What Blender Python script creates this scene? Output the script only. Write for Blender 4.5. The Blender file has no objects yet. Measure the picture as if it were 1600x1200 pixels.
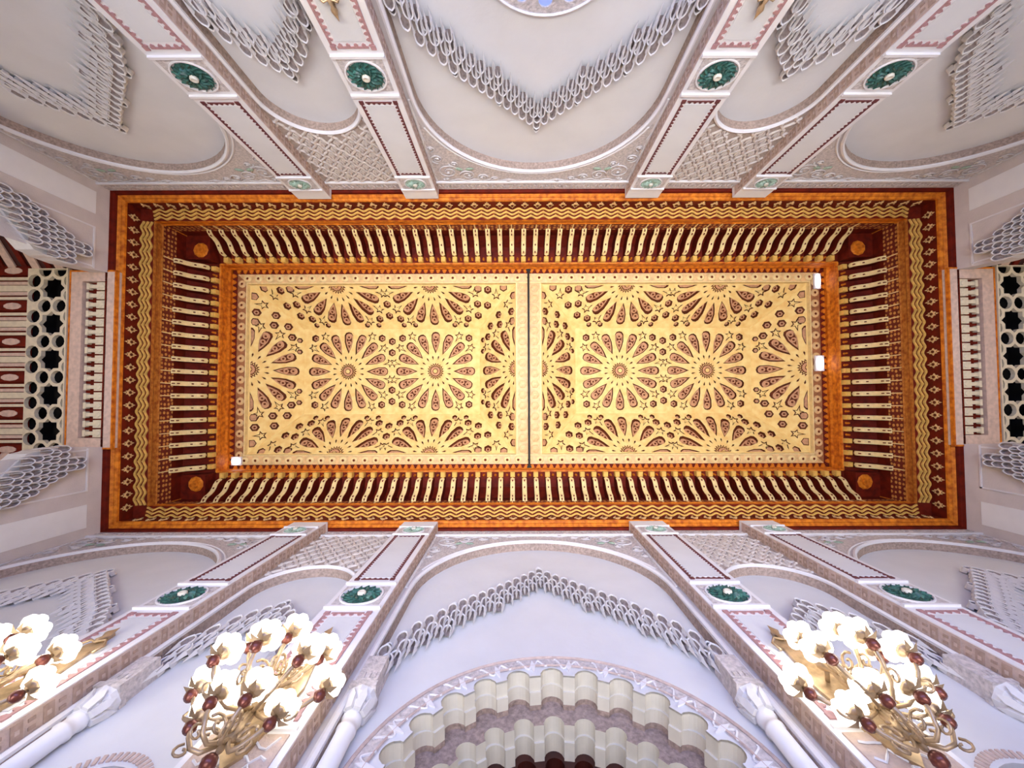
import bpy, math, random
from mathutils import Vector, Matrix
from mathutils.geometry import delaunay_2d_cdt
random.seed(7)
PI = math.pi
scene = bpy.context.scene
col = scene.collection

# ------------------------------------------------------------------ camera
# z is measured from the camera's height; the floor lies 1.6 m below it.
F = 640.0
tilt = math.atan(20.6 / F); roll = math.radians(-0.2)
s_, c_ = math.sin(tilt), math.cos(tilt)
right = Vector((1, 0, 0)); up = Vector((0, -c_, -s_)); fwd = Vector((0, -s_, c_))
R3 = Matrix.Rotation(0, 3, 'X')
camd = bpy.data.cameras.new('camera'); cam = bpy.data.objects.new('camera', camd); col.objects.link(cam)
rr = right * math.cos(roll) + up * math.sin(roll)
uu = up * math.cos(roll) - right * math.sin(roll)
cam.matrix_world = Matrix((( rr.x, uu.x, -fwd.x, 0), (rr.y, uu.y, -fwd.y, 0), (rr.z, uu.z, -fwd.z, 0), (0, 0, 0, 1)))
camd.sensor_fit = 'HORIZONTAL'; camd.sensor_width = 36.0; camd.lens = F / 1600 * 36
camd.shift_x = -(805.3 - 800) / 1600; camd.shift_y = (609.4 - 600) / 1600
camd.clip_start = 0.05; camd.clip_end = 100
scene.camera = cam

# ------------------------------------------------------------------ world, light, exposure
w = bpy.data.worlds.new('world'); scene.world = w; w.use_nodes = True
w.node_tree.nodes['Background'].inputs[0].default_value = (1.0, 0.95, 0.9, 1)
w.node_tree.nodes['Background'].inputs[1].default_value = 0.05
vs = scene.view_settings
vs.view_transform = 'Standard'; vs.look = 'None'; vs.exposure = 0.0; vs.gamma = 1.0
scene.display_settings.display_device = 'sRGB'
def area(name, loc, direction, sx, sy, power, color):
    d = bpy.data.lights.new(name, 'AREA'); d.shape = 'RECTANGLE'; d.size = sx; d.size_y = sy
    d.energy = power; d.color = color
    o = bpy.data.objects.new(name, d); col.objects.link(o); o.location = loc
    o.rotation_euler = Vector(direction).to_track_quat('-Z', 'Y').to_euler()
    return o
up_l = area('added_uplight', (0.4, -1.0, -1.2), (0, 0, 1), 11.5, 2.0, 640, (0.95, 0.96, 1.0))  # unseen area light, added near the floor to brighten ceiling and walls
up_l.data.spread = math.radians(90)
area('added_blue_north_light', (0.4, -4.2, 0.9), (0, 0.85, 0.55), 10.0, 2.2, 520, (0.20, 0.34, 1.0))  # added to tint the south wall blue
area('added_warm_south_light', (0.4, 2.3, 0.6), (0, -0.85, 0.55), 9.0, 1.6, 36, (1.0, 0.87, 0.74))  # unseen area light, added to warm the north wall
def lamp(name, loc, power, color, soft=0.25):
    d = bpy.data.lights.new(name, 'POINT'); d.energy = power; d.color = color; d.shadow_soft_size = soft
    o = bpy.data.objects.new(name, d); col.objects.link(o); o.location = loc
lamp('portal_lamp', (0.38, 3.35, 1.2), 42, (1.0, 0.88, 0.68))
lamp('west_alcove_fill', (-10.6, -1.0, 4.2), 150, (1.0, 0.86, 0.68))  # unseen point light, added to brighten the alcove woodwork
lamp('east_alcove_fill', (11.4, -1.0, 4.2), 150, (1.0, 0.86, 0.68))  # likewise an added, unseen light for the opposite alcove
cy = scene.cycles
cy.use_light_tree = False
cy.max_bounces = 5; cy.diffuse_bounces = 3; cy.glossy_bounces = 2; cy.transmission_bounces = 2
cy.caustics_reflective = False; cy.caustics_refractive = False

# ------------------------------------------------------------------ dimensions (metres)
XC, YC = 0.38, -1.0
XW, XE, YN, YS = -9.02, 9.785, -4.79, 2.79
HL, HW = (XE - XW) / 2, (YS - YN) / 2
XC = (XW + XE) / 2; YC = (YN + YS) / 2
ZF, ZT = -1.6, 9.0
REC = 0.14

# ------------------------------------------------------------------ materials
def mat(name, base, rough=0.6, var=0.12, scale=6.0, bump=0.0, bscale=30.0, metal=0.0, base2=None, emit=None, spec=None):
    m = bpy.data.materials.new(name); m.use_nodes = True
    nt = m.node_tree; b = nt.nodes['Principled BSDF']
    b.inputs['Roughness'].default_value = rough; b.inputs['Metallic'].default_value = metal
    if spec is not None: b.inputs['Specular IOR Level'].default_value = spec
    tc = nt.nodes.new('ShaderNodeTexCoord')
    n = nt.nodes.new('ShaderNodeTexNoise'); n.inputs['Scale'].default_value = scale; n.inputs['Detail'].default_value = 4
    nt.links.new(tc.outputs['Object'], n.inputs['Vector'])
    r = nt.nodes.new('ShaderNodeValToRGB')
    c2 = base2 or tuple(max(0, x * (1 - 2 * var)) for x in base)
    r.color_ramp.elements[0].position = 0.3; r.color_ramp.elements[0].color = (*c2, 1)
    r.color_ramp.elements[1].position = 0.65; r.color_ramp.elements[1].color = (*base, 1)
    nt.links.new(n.outputs['Fac'], r.inputs['Fac']); nt.links.new(r.outputs['Color'], b.inputs['Base Color'])
    if bump:
        n2 = nt.nodes.new('ShaderNodeTexNoise'); n2.inputs['Scale'].default_value = bscale; n2.inputs['Detail'].default_value = 3
        nt.links.new(tc.outputs['Object'], n2.inputs['Vector'])
        bp = nt.nodes.new('ShaderNodeBump'); bp.inputs['Strength'].default_value = bump; bp.inputs['Distance'].default_value = 0.02
        nt.links.new(n2.outputs['Fac'], bp.inputs['Height']); nt.links.new(bp.outputs['Normal'], b.inputs['Normal'])
    if emit:
        b.inputs['Emission Color'].default_value = (*emit[0], 1); b.inputs['Emission Strength'].default_value = emit[1]
    return m
def dots(name, base, spot, scale, rough=0.5, thr=0.32, shape=(1, 1, 1)):
    """a painted board with small painted spots"""
    m = mat(name, base, rough); nt = m.node_tree; b = nt.nodes['Principled BSDF']
    src = b.inputs['Base Color'].links[0].from_socket
    tc = nt.nodes['Texture Coordinate']; mp = nt.nodes.new('ShaderNodeMapping'); mp.inputs['Scale'].default_value = shape
    v = nt.nodes.new('ShaderNodeTexVoronoi'); v.inputs['Scale'].default_value = scale; v.inputs['Randomness'].default_value = 0.35
    nt.links.new(tc.outputs['Object'], mp.inputs['Vector']); nt.links.new(mp.outputs['Vector'], v.inputs['Vector'])
    r = nt.nodes.new('ShaderNodeValToRGB'); r.color_ramp.elements[0].position = thr; r.color_ramp.elements[0].color = (1, 1, 1, 1)
    r.color_ramp.elements[1].position = thr + 0.06; r.color_ramp.elements[1].color = (0, 0, 0, 1)
    nt.links.new(v.outputs['Distance'], r.inputs['Fac'])
    mx = nt.nodes.new('ShaderNodeMix'); mx.data_type = 'RGBA'
    nt.links.new(r.outputs['Color'], mx.inputs[0]); nt.links.new(src, mx.inputs[6]); mx.inputs[7].default_value = (*spot, 1)
    nt.links.new(mx.outputs[2], b.inputs['Base Color'])
    return m
M = {}
M['plaster'] = mat('plaster', (0.70, 0.65, 0.63), 0.75, 0.05, 3, 0.25, 40)
M['endplaster'] = mat('lightened_end_plaster', (0.73, 0.66, 0.61), 0.75, 0.05, 3, 0.25, 40)  # the long-wall plaster, lightened to make up for missing light here
M['panel'] = mat('smooth_plaster', (0.74, 0.735, 0.73), 0.6, 0.03, 2, 0.12, 14)
M['carved'] = mat('carved_plaster', (0.72, 0.64, 0.60), 0.8, 0.18, 22, 0.9, 34)
M['white'] = mat('white_moulding', (0.86, 0.83, 0.82), 0.5, 0.03, 4)
M['brightwhite'] = mat('bright_white_panel', (0.92, 0.91, 0.88), 0.6, 0.02, 4)
M['muq'] = mat('muqarnas_plaster', (0.80, 0.77, 0.75), 0.55, 0.05, 9)
M['stone'] = mat('brown_carved_band', (0.50, 0.37, 0.30), 0.75, 0.22, 26, 0.8, 40)
M['tan'] = mat('tan_carved_plaster', (0.66, 0.50, 0.42), 0.75, 0.10, 14, 0.6, 40)
M['tan2'] = mat('brown_relief', (0.50, 0.35, 0.27), 0.75, 0.12, 20)
M['cream'] = mat('cream_stone', (0.80, 0.74, 0.60), 0.6, 0.05, 5)
M['redborder'] = mat('dark_red_border', (0.16, 0.035, 0.04), 0.6, 0.2, 20)
M['pinkborder'] = mat('pink_border', (0.50, 0.27, 0.27), 0.6, 0.15, 20)
M['green'] = mat('green_glaze', (0.05, 0.17, 0.13), 0.45, 0.3, 30, 0, 30, 0, (0.008, 0.035, 0.03))
M['palegreen'] = mat('pale_green_paint', (0.42, 0.55, 0.42), 0.6, 0.2, 20)
M['sebka'] = mat('sebka_plaster', (0.74, 0.66, 0.60), 0.7, 0.08, 12)
M['sebkaback'] = mat('sebka_ground', (0.50, 0.40, 0.34), 0.85, 0.15, 18)
M['wood'] = mat('dark_red_wood', (0.18, 0.012, 0.002), 0.7, 0.25, 7, 0.2, 30, spec=0.2)
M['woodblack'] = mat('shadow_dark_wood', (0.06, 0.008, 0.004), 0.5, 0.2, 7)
M['wooddots'] = dots('red_wood_with_gold_spots', (0.18, 0.014, 0.003), (0.66, 0.28, 0.06), 9, 0.7, 0.30)
M['orange'] = mat('orange_gilt_wood', (0.84, 0.26, 0.018), 0.55, 0.22, 9, 0.3, 30, 0, (0.42, 0.075, 0.005), spec=0.2)
M['dimgilt'] = mat('dimmed_gilt_wood', (0.58, 0.22, 0.035), 0.55, 0.25, 12, 0.4, 30, 0, (0.28, 0.06, 0.008), spec=0.2)  # darker copy of the orange gilt; the short sides' dimmer light as colour
M['gold'] = mat('gold_paint', (0.92, 0.54, 0.12), 0.55, 0.15, 10, spec=0.2)
M['brightgold'] = mat('pale_gold_paint', (0.95, 0.72, 0.32), 0.55, 0.10, 10, spec=0.2)
M['strap'] = mat('cream_gold_strapwork', (0.95, 0.71, 0.27), 0.7, 0.08, 5, 0, 30, 0, (0.88, 0.55, 0.17), spec=0.2)
M['inlay'] = mat('rose_brown_inlay', (0.72, 0.36, 0.17), 0.6, 0.15, 14, spec=0.2)
M['recess'] = mat('dark_recess', (0.17, 0.035, 0.008), 0.7, 0.25, 9, spec=0.2)
M['beige'] = mat('beige_band', (0.90, 0.58, 0.24), 0.5, 0.15, 8)
M['brownband'] = mat('brown_band', (0.42, 0.16, 0.05), 0.5, 0.2, 8)
M['alcove'] = mat('pale_painted_wood', (0.78, 0.56, 0.44), 0.55, 0.12, 12)
M['key'] = mat('ivory_paint', (0.86, 0.74, 0.52), 0.5, 0.08, 10)
M['hollow'] = mat('shade_toned_hollow', (0.44, 0.36, 0.33), 0.8, 0.2, 16)  # shade inside the plaster cells, put into the colour
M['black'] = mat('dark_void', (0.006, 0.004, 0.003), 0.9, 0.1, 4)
M['iron'] = mat('black_iron', (0.012, 0.01, 0.01), 0.5, 0.1, 8)
M['floor'] = mat('marble_floor', (0.62, 0.55, 0.48), 0.25, 0.1, 1.5)
M['brass'] = mat('brass', (0.60, 0.42, 0.24), 0.4, 0.2, 12, 0, 30, 0.5)
M['copper'] = mat('copper_ball', (0.20, 0.055, 0.035), 0.3, 0.15, 12, 0, 30, 0.4)
M['shade'] = mat('lit_glass', (0.95, 0.95, 0.92), 0.4, 0.02, 4, 0, 30, 0, None, ((1.0, 0.96, 0.86), 3.0))
M['blueglass'] = mat('blue_glass', (0.25, 0.35, 0.75), 0.15, 0.1, 5, 0, 30, 0, None, ((0.35, 0.45, 0.9), 0.5))
M['spot'] = mat('lit_lens', (0.95, 0.95, 1.0), 0.4, 0.02, 4, 0, 30, 0, None, ((0.92, 0.92, 1.0), 4.0))

M['shade'].cycles.emission_sampling = 'NONE'
# ------------------------------------------------------------------ mesh builder
class MB:
    def __init__(s): s.v = []; s.f = []; s.m = []
    def add(s, vs, fs, m=0):
        o = len(s.v); s.v += [tuple(p) for p in vs]
        for f in fs: s.f.append([i + o for i in f]); s.m.append(m)
        return s
    def box(s, x0, x1, y0, y1, z0, z1, m=0):
        return s.add([(x0,y0,z0),(x1,y0,z0),(x1,y1,z0),(x0,y1,z0),(x0,y0,z1),(x1,y0,z1),(x1,y1,z1),(x0,y1,z1)],
            [(0,3,2,1),(4,5,6,7),(0,1,5,4),(1,2,6,5),(2,3,7,6),(3,0,4,7)], m)
    def prism(s, poly, fn, a, b, m=0, m2=None):
        """poly (p,q) extruded from a to b; fn(p,q,h) -> xyz"""
        n = len(poly)
        vs = [fn(p, q, a) for p, q in poly] + [fn(p, q, b) for p, q in poly]
        s.add(vs, [tuple(range(n - 1, -1, -1))], m); s.f.append([len(s.v) - n + i for i in range(n)]); s.m.append(m if m2 is None else m2)
        o = len(s.v) - 2 * n
        for i in range(n):
            j = (i + 1) % n; s.f.append([o + i, o + j, o + n + j, o + n + i]); s.m.append(m)
        return s
    def grid(s, rows, m=0, closed=False):
        """rows of equal length -> quads"""
        n = len(rows[0]); o = len(s.v)
        for r in rows: s.v += [tuple(p) for p in r]
        for i in range(len(rows) - 1):
            for j in range(n if closed else n - 1):
                k = (j + 1) % n
                s.f.append([o + i*n + j, o + i*n + k, o + (i+1)*n + k, o + (i+1)*n + j]); s.m.append(m)
        return s
    def tube(s, pts, r, seg=6, m=0, cap=True):
        pts = [Vector(p) for p in pts]; rows = []
        ref = None
        for i, p in enumerate(pts):
            t = (pts[min(i+1, len(pts)-1)] - pts[max(i-1, 0)]).normalized()
            if ref is None: ref = Vector((0.13, 0.31, 0.94)) if abs(t.z) < 0.9 else Vector((1, 0.1, 0))
            a = t.cross(ref).normalized(); b = t.cross(a).normalized(); ref = -b if ref.dot(-b) > 0 else b
            rad = r[i] if isinstance(r, (list, tuple)) else r
            rows.append([p + a * math.cos(2*PI*k/seg) * rad + b * math.sin(2*PI*k/seg) * rad for k in range(seg)])
        o = len(s.v); s.grid(rows, m, True)
        if cap:
            s.f.append([o + k for k in range(seg)][::-1]); s.m.append(m)
            s.f.append([o + (len(rows)-1)*seg + k for k in range(seg)]); s.m.append(m)
        return s
    def lathe(s, prof, c=(0,0,0), seg=12, m=0, sx=1, sy=1):
        rows = [[(c[0] + r*sx*math.cos(2*PI*k/seg), c[1] + r*sy*math.sin(2*PI*k/seg), c[2] + z) for k in range(seg)] for r, z in prof]
        return s.grid(rows, m, True)
    def build(s, name, mats, parent=None, smooth=False, mw=None):
        me = bpy.data.meshes.new(name); me.from_pydata(s.v, [], s.f)
        for x in (mats if isinstance(mats, (list, tuple)) else [mats]): me.materials.append(x)
        me.polygons.foreach_set('material_index', s.m)
        if smooth: me.polygons.foreach_set('use_smooth', [True] * len(s.f))
        me.update()
        return put(name, me, parent, mw)
def put(name, me, parent=None, mw=None):
    o = bpy.data.objects.new(name, me); col.objects.link(o)
    if parent is not None: o.parent = parent
    if mw is not None: o.matrix_basis = mw
    return o
def empty(name, parent=None, mw=None):
    o = bpy.data.objects.new(name, None); col.objects.link(o)
    if parent is not None: o.parent = parent
    if mw is not None: o.matrix_basis = mw
    return o
def tag(o, label, cat, group=None, kind=None):
    o['label'] = label; o['category'] = cat
    if group: o['group'] = group
    if kind: o['kind'] = kind
    return o
def copy_tree(o, parent=None):
    c = o.copy(); col.objects.link(c); c.parent = parent
    for ch in o.children: copy_tree(ch, c)
    return c
T = Matrix.Translation
def RZ(a): return Matrix.Rotation(a, 4, 'Z')
# ---- 2D helpers
def clip(poly, dom):
    """Sutherland-Hodgman against a convex counter-clockwise polygon"""
    out = list(poly)
    for i in range(len(dom)):
        (ax, ay), (bx, by) = dom[i], dom[(i + 1) % len(dom)]
        side = lambda p: (bx-ax)*(p[1]-ay) - (by-ay)*(p[0]-ax)
        src, out = out, []
        for k in range(len(src)):
            p, q = src[k], src[(k+1) % len(src)]; sp, sq = side(p), side(q)
            if sp >= 0: out.append(p)
            if (sp >= 0) != (sq >= 0):
                t = sp / (sp - sq); out.append((p[0]+(q[0]-p[0])*t, p[1]+(q[1]-p[1])*t))
        if len(out) < 3: return []
    return out
def parea(p): return 0.5*sum(p[i][0]*p[(i+1)%len(p)][1]-p[(i+1)%len(p)][0]*p[i][1] for i in range(len(p)))
def within(x, y, p):
    c = False
    for i in range(len(p)):
        (x1, y1), (x2, y2) = p[i-1], p[i]
        if (y1 > y) != (y2 > y) and x < (x2-x1)*(y-y1)/(y2-y1) + x1: c = not c
    return c
def plate(mb, outer, holes, fn, a, b, m=0, mside=0, rim=True):
    """a sheet with holes: front face at height a, hole walls reaching back to b"""
    polys = [outer] + holes; vs = []; fs = []
    for p in polys:
        fs.append(list(range(len(vs), len(vs) + len(p)))); vs += [Vector(q) for q in p]
    ed = [(f[i], f[(i+1) % len(f)]) for f in fs for i in range(len(f))]
    V, _, Fc, _, _, _ = delaunay_2d_cdt(vs, ed, [], 0, 1e-5)
    o = len(mb.v); mb.v += [tuple(fn(p.x, p.y, a)) for p in V]
    boxes = [(min(q[0] for q in p), max(q[0] for q in p), min(q[1] for q in p), max(q[1] for q in p)) for p in polys]
    for f in Fc:
        x = sum(V[i].x for i in f)/len(f); y = sum(V[i].y for i in f)/len(f)
        if not within(x, y, outer): continue
        if any(b[0] < x < b[1] and b[2] < y < b[3] and within(x, y, p) for p, b in zip(holes, boxes[1:])): continue
        mb.f.append([i + o for i in f]); mb.m.append(m)
    for p in holes + ([outer] if rim else []):
        n = len(p); mb.add([fn(x, y, a) for x, y in p] + [fn(x, y, b) for x, y in p],
                           [(i, (i+1) % n, n + (i+1) % n, n + i) for i in range(n)], mside)
    return mb
def arc(cx, cz, a, b, t0, t1, n): return [(cx + a*math.cos(t0+(t1-t0)*i/n), cz + b*math.sin(t0+(t1-t0)*i/n)) for i in range(n+1)]
wallfn = lambda u, z, d: (u, d, z)

# ================================================================== FLOOR
fl = MB().box(XW - 4.5, XE + 4.5, YN - 1.5, YS + 1.5, ZF - 0.2, ZF).build('floor', M['floor'])
tag(fl, 'pale marble floor of the hall, below the view', 'floor', kind='structure')

# ================================================================== CEILING
ceil = MB()
L_, W_ = XE - XW, YS - YN
sides = [('N', (XW, YN), 0.0, L_), ('S', (XE, YS), PI, L_), ('W', (XW, YS), -PI/2, W_), ('E', (XE, YN), PI/2, W_)]
def smat(sd): return T((sd[1][0], sd[1][1], 0)) @ RZ(sd[2])
# closing slab above everything = the root mesh
ceil.box(XW - 0.3, XE + 0.3, YN - 0.3, YS + 0.3, 13.1, 13.3)
for x0, x1, y0, y1 in ((XW-.3, XE+.3, YN-.3, YN-.05), (XW-.3, XE+.3, YS+.05, YS+.3), (XW-.3, XW-.05, YN, YS), (XE+.05, XE+.3, YN, YS)):
    ceil.box(x0, x1, y0, y1, 9.35, 13.2)
ceiling = ceil.build('ceiling', M['wood'])
tag(ceiling, 'carved and gilded red wooden ceiling with stepped cornice and star-pattern trays', 'ceiling', kind='structure')
def sweep(name, prof, m, mshort=None):
    for sd in sides:
        mb = MB()
        mb.grid([[(d, d, z), (sd[3] - d, d, z)] for d, z in prof])
        mb.build(name, mshort if mshort and sd[3] < 10 else m, ceiling, mw=smat(sd))
sweep('cornice_moulding', [(-0.05, 8.98), (0.0, 8.98), (0.015, 9.03), (0.05, 9.04), (0.065, 9.10)], M['wood'])
sweep('cornice_board', [(0.065, 9.10), (0.075, 9.085), (0.13, 9.12), (0.14, 9.15)], M['orange'])
sweep('cornice_lip', [(0.14, 9.15), (0.145, 9.12), (0.195, 9.14), (0.20, 9.19), (0.185, 9.20)], M['orange'])
sweep('flower_board', [(0.185, 9.20), (0.165, 9.56)], M['wood'])
sweep('muqarnas_board', [(0.165, 9.56), (0.16, 9.57), (0.42, 9.63)], M['wood'])
sweep('gilt_band', [(0.42, 9.63), (0.43, 9.62), (0.43, 9.70), (0.40, 9.75), (0.385, 9.90), (0.40, 9.93), (0.35, 9.96)], M['orange'], M['dimgilt'])
sweep('spotted_board', [(0.35, 9.96), (0.345, 10.38)], M['wooddots'])
sweep('corbel_back', [(0.345, 10.38), (0.33, 10.39), (0.33, 10.75), (0.55, 11.02), (0.95, 11.10)], M['wood'])
sweep('inner_gilt_board', [(0.945, 11.08), (0.985, 11.09), (0.99, 11.18), (0.965, 11.22), (0.965, 11.40), (0.99, 11.46), (0.965, 11.60)], M['orange'])
sweep('tray_shadow_board', [(0.965, 11.61), (1.075, 11.64)], M['wood'])
sweep('tray_border', [(1.075, 11.635), (1.325, 11.67)], M['beige'], M['brownband'])
sweep('tray_lip', [(1.325, 11.67), (1.315, 11.64), (1.345, 11.64), (1.352, 11.78)], M['brightgold'])
# repeated pieces ------------------------------------------------------
P = 0.292
fl_b = MB()
pts = []
for k in range(12):
    a = 2*PI*k/12; r = 0.085 if k % 2 == 0 else 0.05
    pts.append((r*math.cos(a), r*1.15*math.sin(a)))
fl_b.prism(pts, lambda p, q, h: (p, h, q), 0.0, 0.02, 0)
fl_b.prism([(0.034*math.cos(PI*k/3), 0.034*math.sin(PI*k/3)) for k in range(6)], lambda p, q, h: (p, h, q), 0.02, 0.035, 1)
fl_b.prism([(-.02, .09), (.02, .09), (0, .15)], lambda p, q, h: (p, h, q), 0, .015, 0)
fl_b.prism([(-.02, -.09), (0, -.15), (.02, -.09)], lambda p, q, h: (p, h, q), 0, .015, 0)
flower_me = None
wt = MB()
NW = 10
for j, (d0, amp) in enumerate(((0.205, 0.026), (0.285, 0.026), (0.365, 0.024))):
    rows = []
    for i in range(NW + 1):
        x = -P/2 + P*i/NW; y = d0 + amp*math.cos(2*PI*i/NW) ; z = 9.57 + (y - 0.16)*0.23
        rows.append([(x, y - 0.022, z + 0.02), (x, y - 0.018, z - 0.03), (x, y + 0.018, z - 0.026), (x, y + 0.022, z + 0.02)])
    wt.grid(rows, 0)
    wt.prism([(-0.03, 0.0), (0, -0.035), (0.03, 0.0), (0, 0.028)], lambda p, q, h, d0=d0: (p, d0 - 0.035 + q*0.6, h), 9.575 + (d0-0.2)*0.23, 9.54 + (d0-0.2)*0.23, 0)
tooth = MB().prism([(-0.062, 0.0), (-0.062, 0.05), (-0.035, 0.06), (-0.045, 0.09), (0, 0.125), (0.045, 0.09), (0.035, 0.06), (0.062, 0.05), (0.062, 0.0)],
                   lambda p, q, h: (p, 0.955 + q, h), 11.60, 11.575)
stud = MB()
stud.lathe([(0.0, -0.012), (0.035, -0.012), (0.04, -0.03), (0.07, -0.036), (0.095, -0.028), (0.115, 0.0)], (0, 1.19, 11.655), 10, 0)
stud.lathe([(0.0, -0.02), (0.036, -0.018), (0.04, -0.012)], (0, 1.19, 11.655), 8, 1)
CW = 0.060
front = [(0.345, 10.30), (0.40, 10.33), (0.455, 10.40), (0.49, 10.50), (0.545, 10.60), (0.62, 10.67), (0.70, 10.72), (0.765, 10.79), (0.79, 10.87)]
cb = MB()
cb.prism(front + [(0.79, 11.07), (0.33, 11.0)], lambda p, q, h: (h, p, q), -CW, CW)
for i in (1, 2, 5, 7):
    y, z = front[i]; cb.box(-0.013, 0.013, y - 0.03, y + 0.022, z - 0.035, z + 0.02)
cf = MB()
for a, b in ((0, len(front) - 1),):
    off = []
    for i, (d, z) in enumerate(front):
        p0 = front[max(i-1, 0)]; p1 = front[min(i+1, len(front)-1)]
        tx, tz = p1[0]-p0[0], p1[1]-p0[1]; l = math.hypot(tx, tz); off.append((d + tz/l*0.014, z - tx/l*0.014))
    cf.grid([[(-CW*.96, d, z), (CW*.96, d, z)] for d, z in off])
    cf.grid([[(-CW*.96, d, z), (-CW*.96, d2, z2)] for (d, z), (d2, z2) in zip(off, front)])
    cf.grid([[(CW*.96, d, z), (CW*.96, d2, z2)] for (d, z), (d2, z2) in zip(off, front)])
cf.prism([(-CW*.96, off[-1][0]), (0, off[-1][0]+0.03), (CW*.96, off[-1][0])], lambda p, q, h: (p, q, h), 10.86, 10.90)
cf.box(-0.012, 0.012, 0.335, 0.362, 9.98, 10.30)
blk = MB().box(-CW, CW, 0.83, 0.96, 10.93, 11.09).box(-CW*.7, CW*.7, 0.85, 0.94, 10.918, 10.93).box(-CW*.3, CW*.3, 0.80, 0.83, 10.99, 11.06)
pend = MB().lathe([(0.0, -0.10), (0.022, -0.07), (0.03, -0.02), (0.015, 0.02), (0.035, 0.03), (0.03, 0.07)], (0, 0.86, 11.04), 8)
ME = {}
def inst(key, name, mb, mats, mw, smooth=False, parent=None):
    par = parent if parent is not None else ceiling
    if key not in ME:
        o = mb.build(name, mats, par, smooth, mw); ME[key] = o.data
        return o
    return put(name, ME[key], par, mw)
for sd in sides:
    S = smat(sd); L = sd[3]
    n = round((L - 0.62) / P); st = (L - 0.62) / n
    for i in range(n):
        x = 0.31 + st*(i + 0.5)
        inst('flower', 'carved_flower', fl_b, [M['beige'], M['recess']], S @ T((x, 0.182, 9.37)))
    n = round((L - 0.9) / P); st = (L - 0.9) / n
    for i in range(n):
        inst('wave', 'muqarnas_tile', wt, [M['gold']], S @ T((0.45 + st*(i+0.5), 0, 0)) @ Matrix.Diagonal((st/P, 1, 1, 1)))
    n = 54 if L > 10 else 18; a = 1.22 if L > 10 else 1.13; st = (L - 2*a) / (n - 1)
    for i in range(n):
        Tx = S @ T((a + st*i, 0, 0))
        c = inst('corbel', 'corbel', cb, [M['wood']], Tx)
        inst('cface', 'corbel_face', cf, [M['brightgold']], Matrix.Identity(4), parent=c)
        inst('cblock', 'corbel_block', blk, [M['gold']], Matrix.Identity(4), parent=c)
        if i < n - 1: inst('pend', 'pendant_drop', pend, [M['orange']], S @ T((a + st*(i+0.5), 0, 0)), True)
    n = round((L - 2.1) / 0.178); st = (L - 2.1) / n
    for i in range(n): inst('tooth', 'fringe_tooth', tooth, [M['orange']], S @ T((1.05 + st*(i+0.5), 0, 0)))
    n = round((L - 2.38) / 0.31); st = (L - 2.38) / n
    for i in range(n): inst('stud%d' % (L > 10), 'rosette_stud', stud, [M['brightgold'] if L > 10 else M['beige'], M['recess']], S @ T((1.19 + st*(i + (0.5 if L < 10 else 0.5)), 0, 0)), True)
    # corner box with a carved rosette
    cbx = MB().box(0.33, 0.96, 0.33, 0.96, 10.70, 11.1).lathe([(0, -0.05), (0.08, -0.05), (0.09, -0.02), (0.17, -0.03), (0.2, 0.0)], (0.72, 0.72, 10.70), 10, 1)
    cbx.box(0.33, 0.35, 0.33, 0.35, 9.96, 10.7, 1)
    cbx.build('corner_box', [M['wood'], M['orange']], ceiling, mw=S)
# cross beam between the trays ------------------------------------------
bx0, bx1 = XC - 0.365, XC + 0.365
ty0, ty1 = YN + 1.345, YS - 1.345
xb = MB().box(bx0 + 0.03, bx1 - 0.03, ty0 - 0.02, ty1 + 0.02, 11.66, 12.2)
beam = xb.build('cross_beam', M['beige'], ceiling)
for sx in (-1, 1):
    MB().box(XC + sx*0.345 - 0.02, XC + sx*0.345 + 0.02, ty0, ty1, 11.64, 11.8).build('beam_edge', M['brightgold'], beam)
    for i in range(16):
        y = ty0 + (ty1 - ty0) * (i + 0.5) / 16
        mb = MB()
        if 'bstud' not in ME:
            mb.lathe([(0.0, -0.015), (0.05, -0.012), (0.06, -0.022), (0.1, -0.016), (0.125, 0.0)], (0, 0, 0), 6, 0)
        inst('bstud', 'hexagon_stud', mb, [M['beige']], T((XC + sx*0.175, y, 11.66)), parent=beam)
rod = MB().tube([(XC, YN + 0.95, 11.55), (XC, YS - 0.95, 11.55)], 0.028, 8).build('tie_rod', M['iron'])
tag(rod, 'thin black iron tie rod crossing below the beam between the two ceiling trays', 'rod')
MB().lathe([(0.0, -0.02), (0.06, -0.02), (0.07, 0.02)], (XC, YN + 0.99, 11.55), 8).build('rod_socket', M['iron'], rod)
MB().lathe([(0.0, -0.02), (0.06, -0.02), (0.07, 0.02)], (XC, YS - 0.99, 11.55), 8).build('rod_socket', M['iron'], rod)

# ---- star-pattern trays ------------------------------------------------
HC = 1.3525                                   # half a pattern cell, metres
Z1, Z2 = 11.76, 12.70
RUN = 1.12
def rot2(p, a): c, s = math.cos(a), math.sin(a); return (p[0]*c - p[1]*s, p[0]*s + p[1]*c)
PET = [(0.41, 0), (0.55, 0.056), (0.68, 0.093), (0.84, 0.095), (0.895, 0.06), (0.91, 0.0), (0.895, -0.06), (0.84, -0.095), (0.68, -0.093), (0.55, -0.056)]
DROP = [(0.265, 0), (0.33, 0.018), (0.365, 0), (0.33, -0.018)]
HEX = [(0.088*math.cos(PI/6 + PI*k/3), 0.088*math.sin(PI/6 + PI*k/3)) for k in range(6)]
NUT = [(p*0.70, q*0.70) for p, q in HEX]
STAR = []
for k in range(10):
    a = PI + 2*PI*k/10; r = (0.108 if k % 2 == 0 else 0.05)
    if k == 0: r = 0.17
    STAR.append((r*math.cos(a), r*math.sin(a)))
def shrink(poly, f):
    cx = sum(p[0] for p in poly)/len(poly); cy = sum(p[1] for p in poly)/len(poly)
    return [(cx + (p[0]-cx)*f, cy + (p[1]-cy)*f) for p in poly]
TH = 0.075
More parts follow.
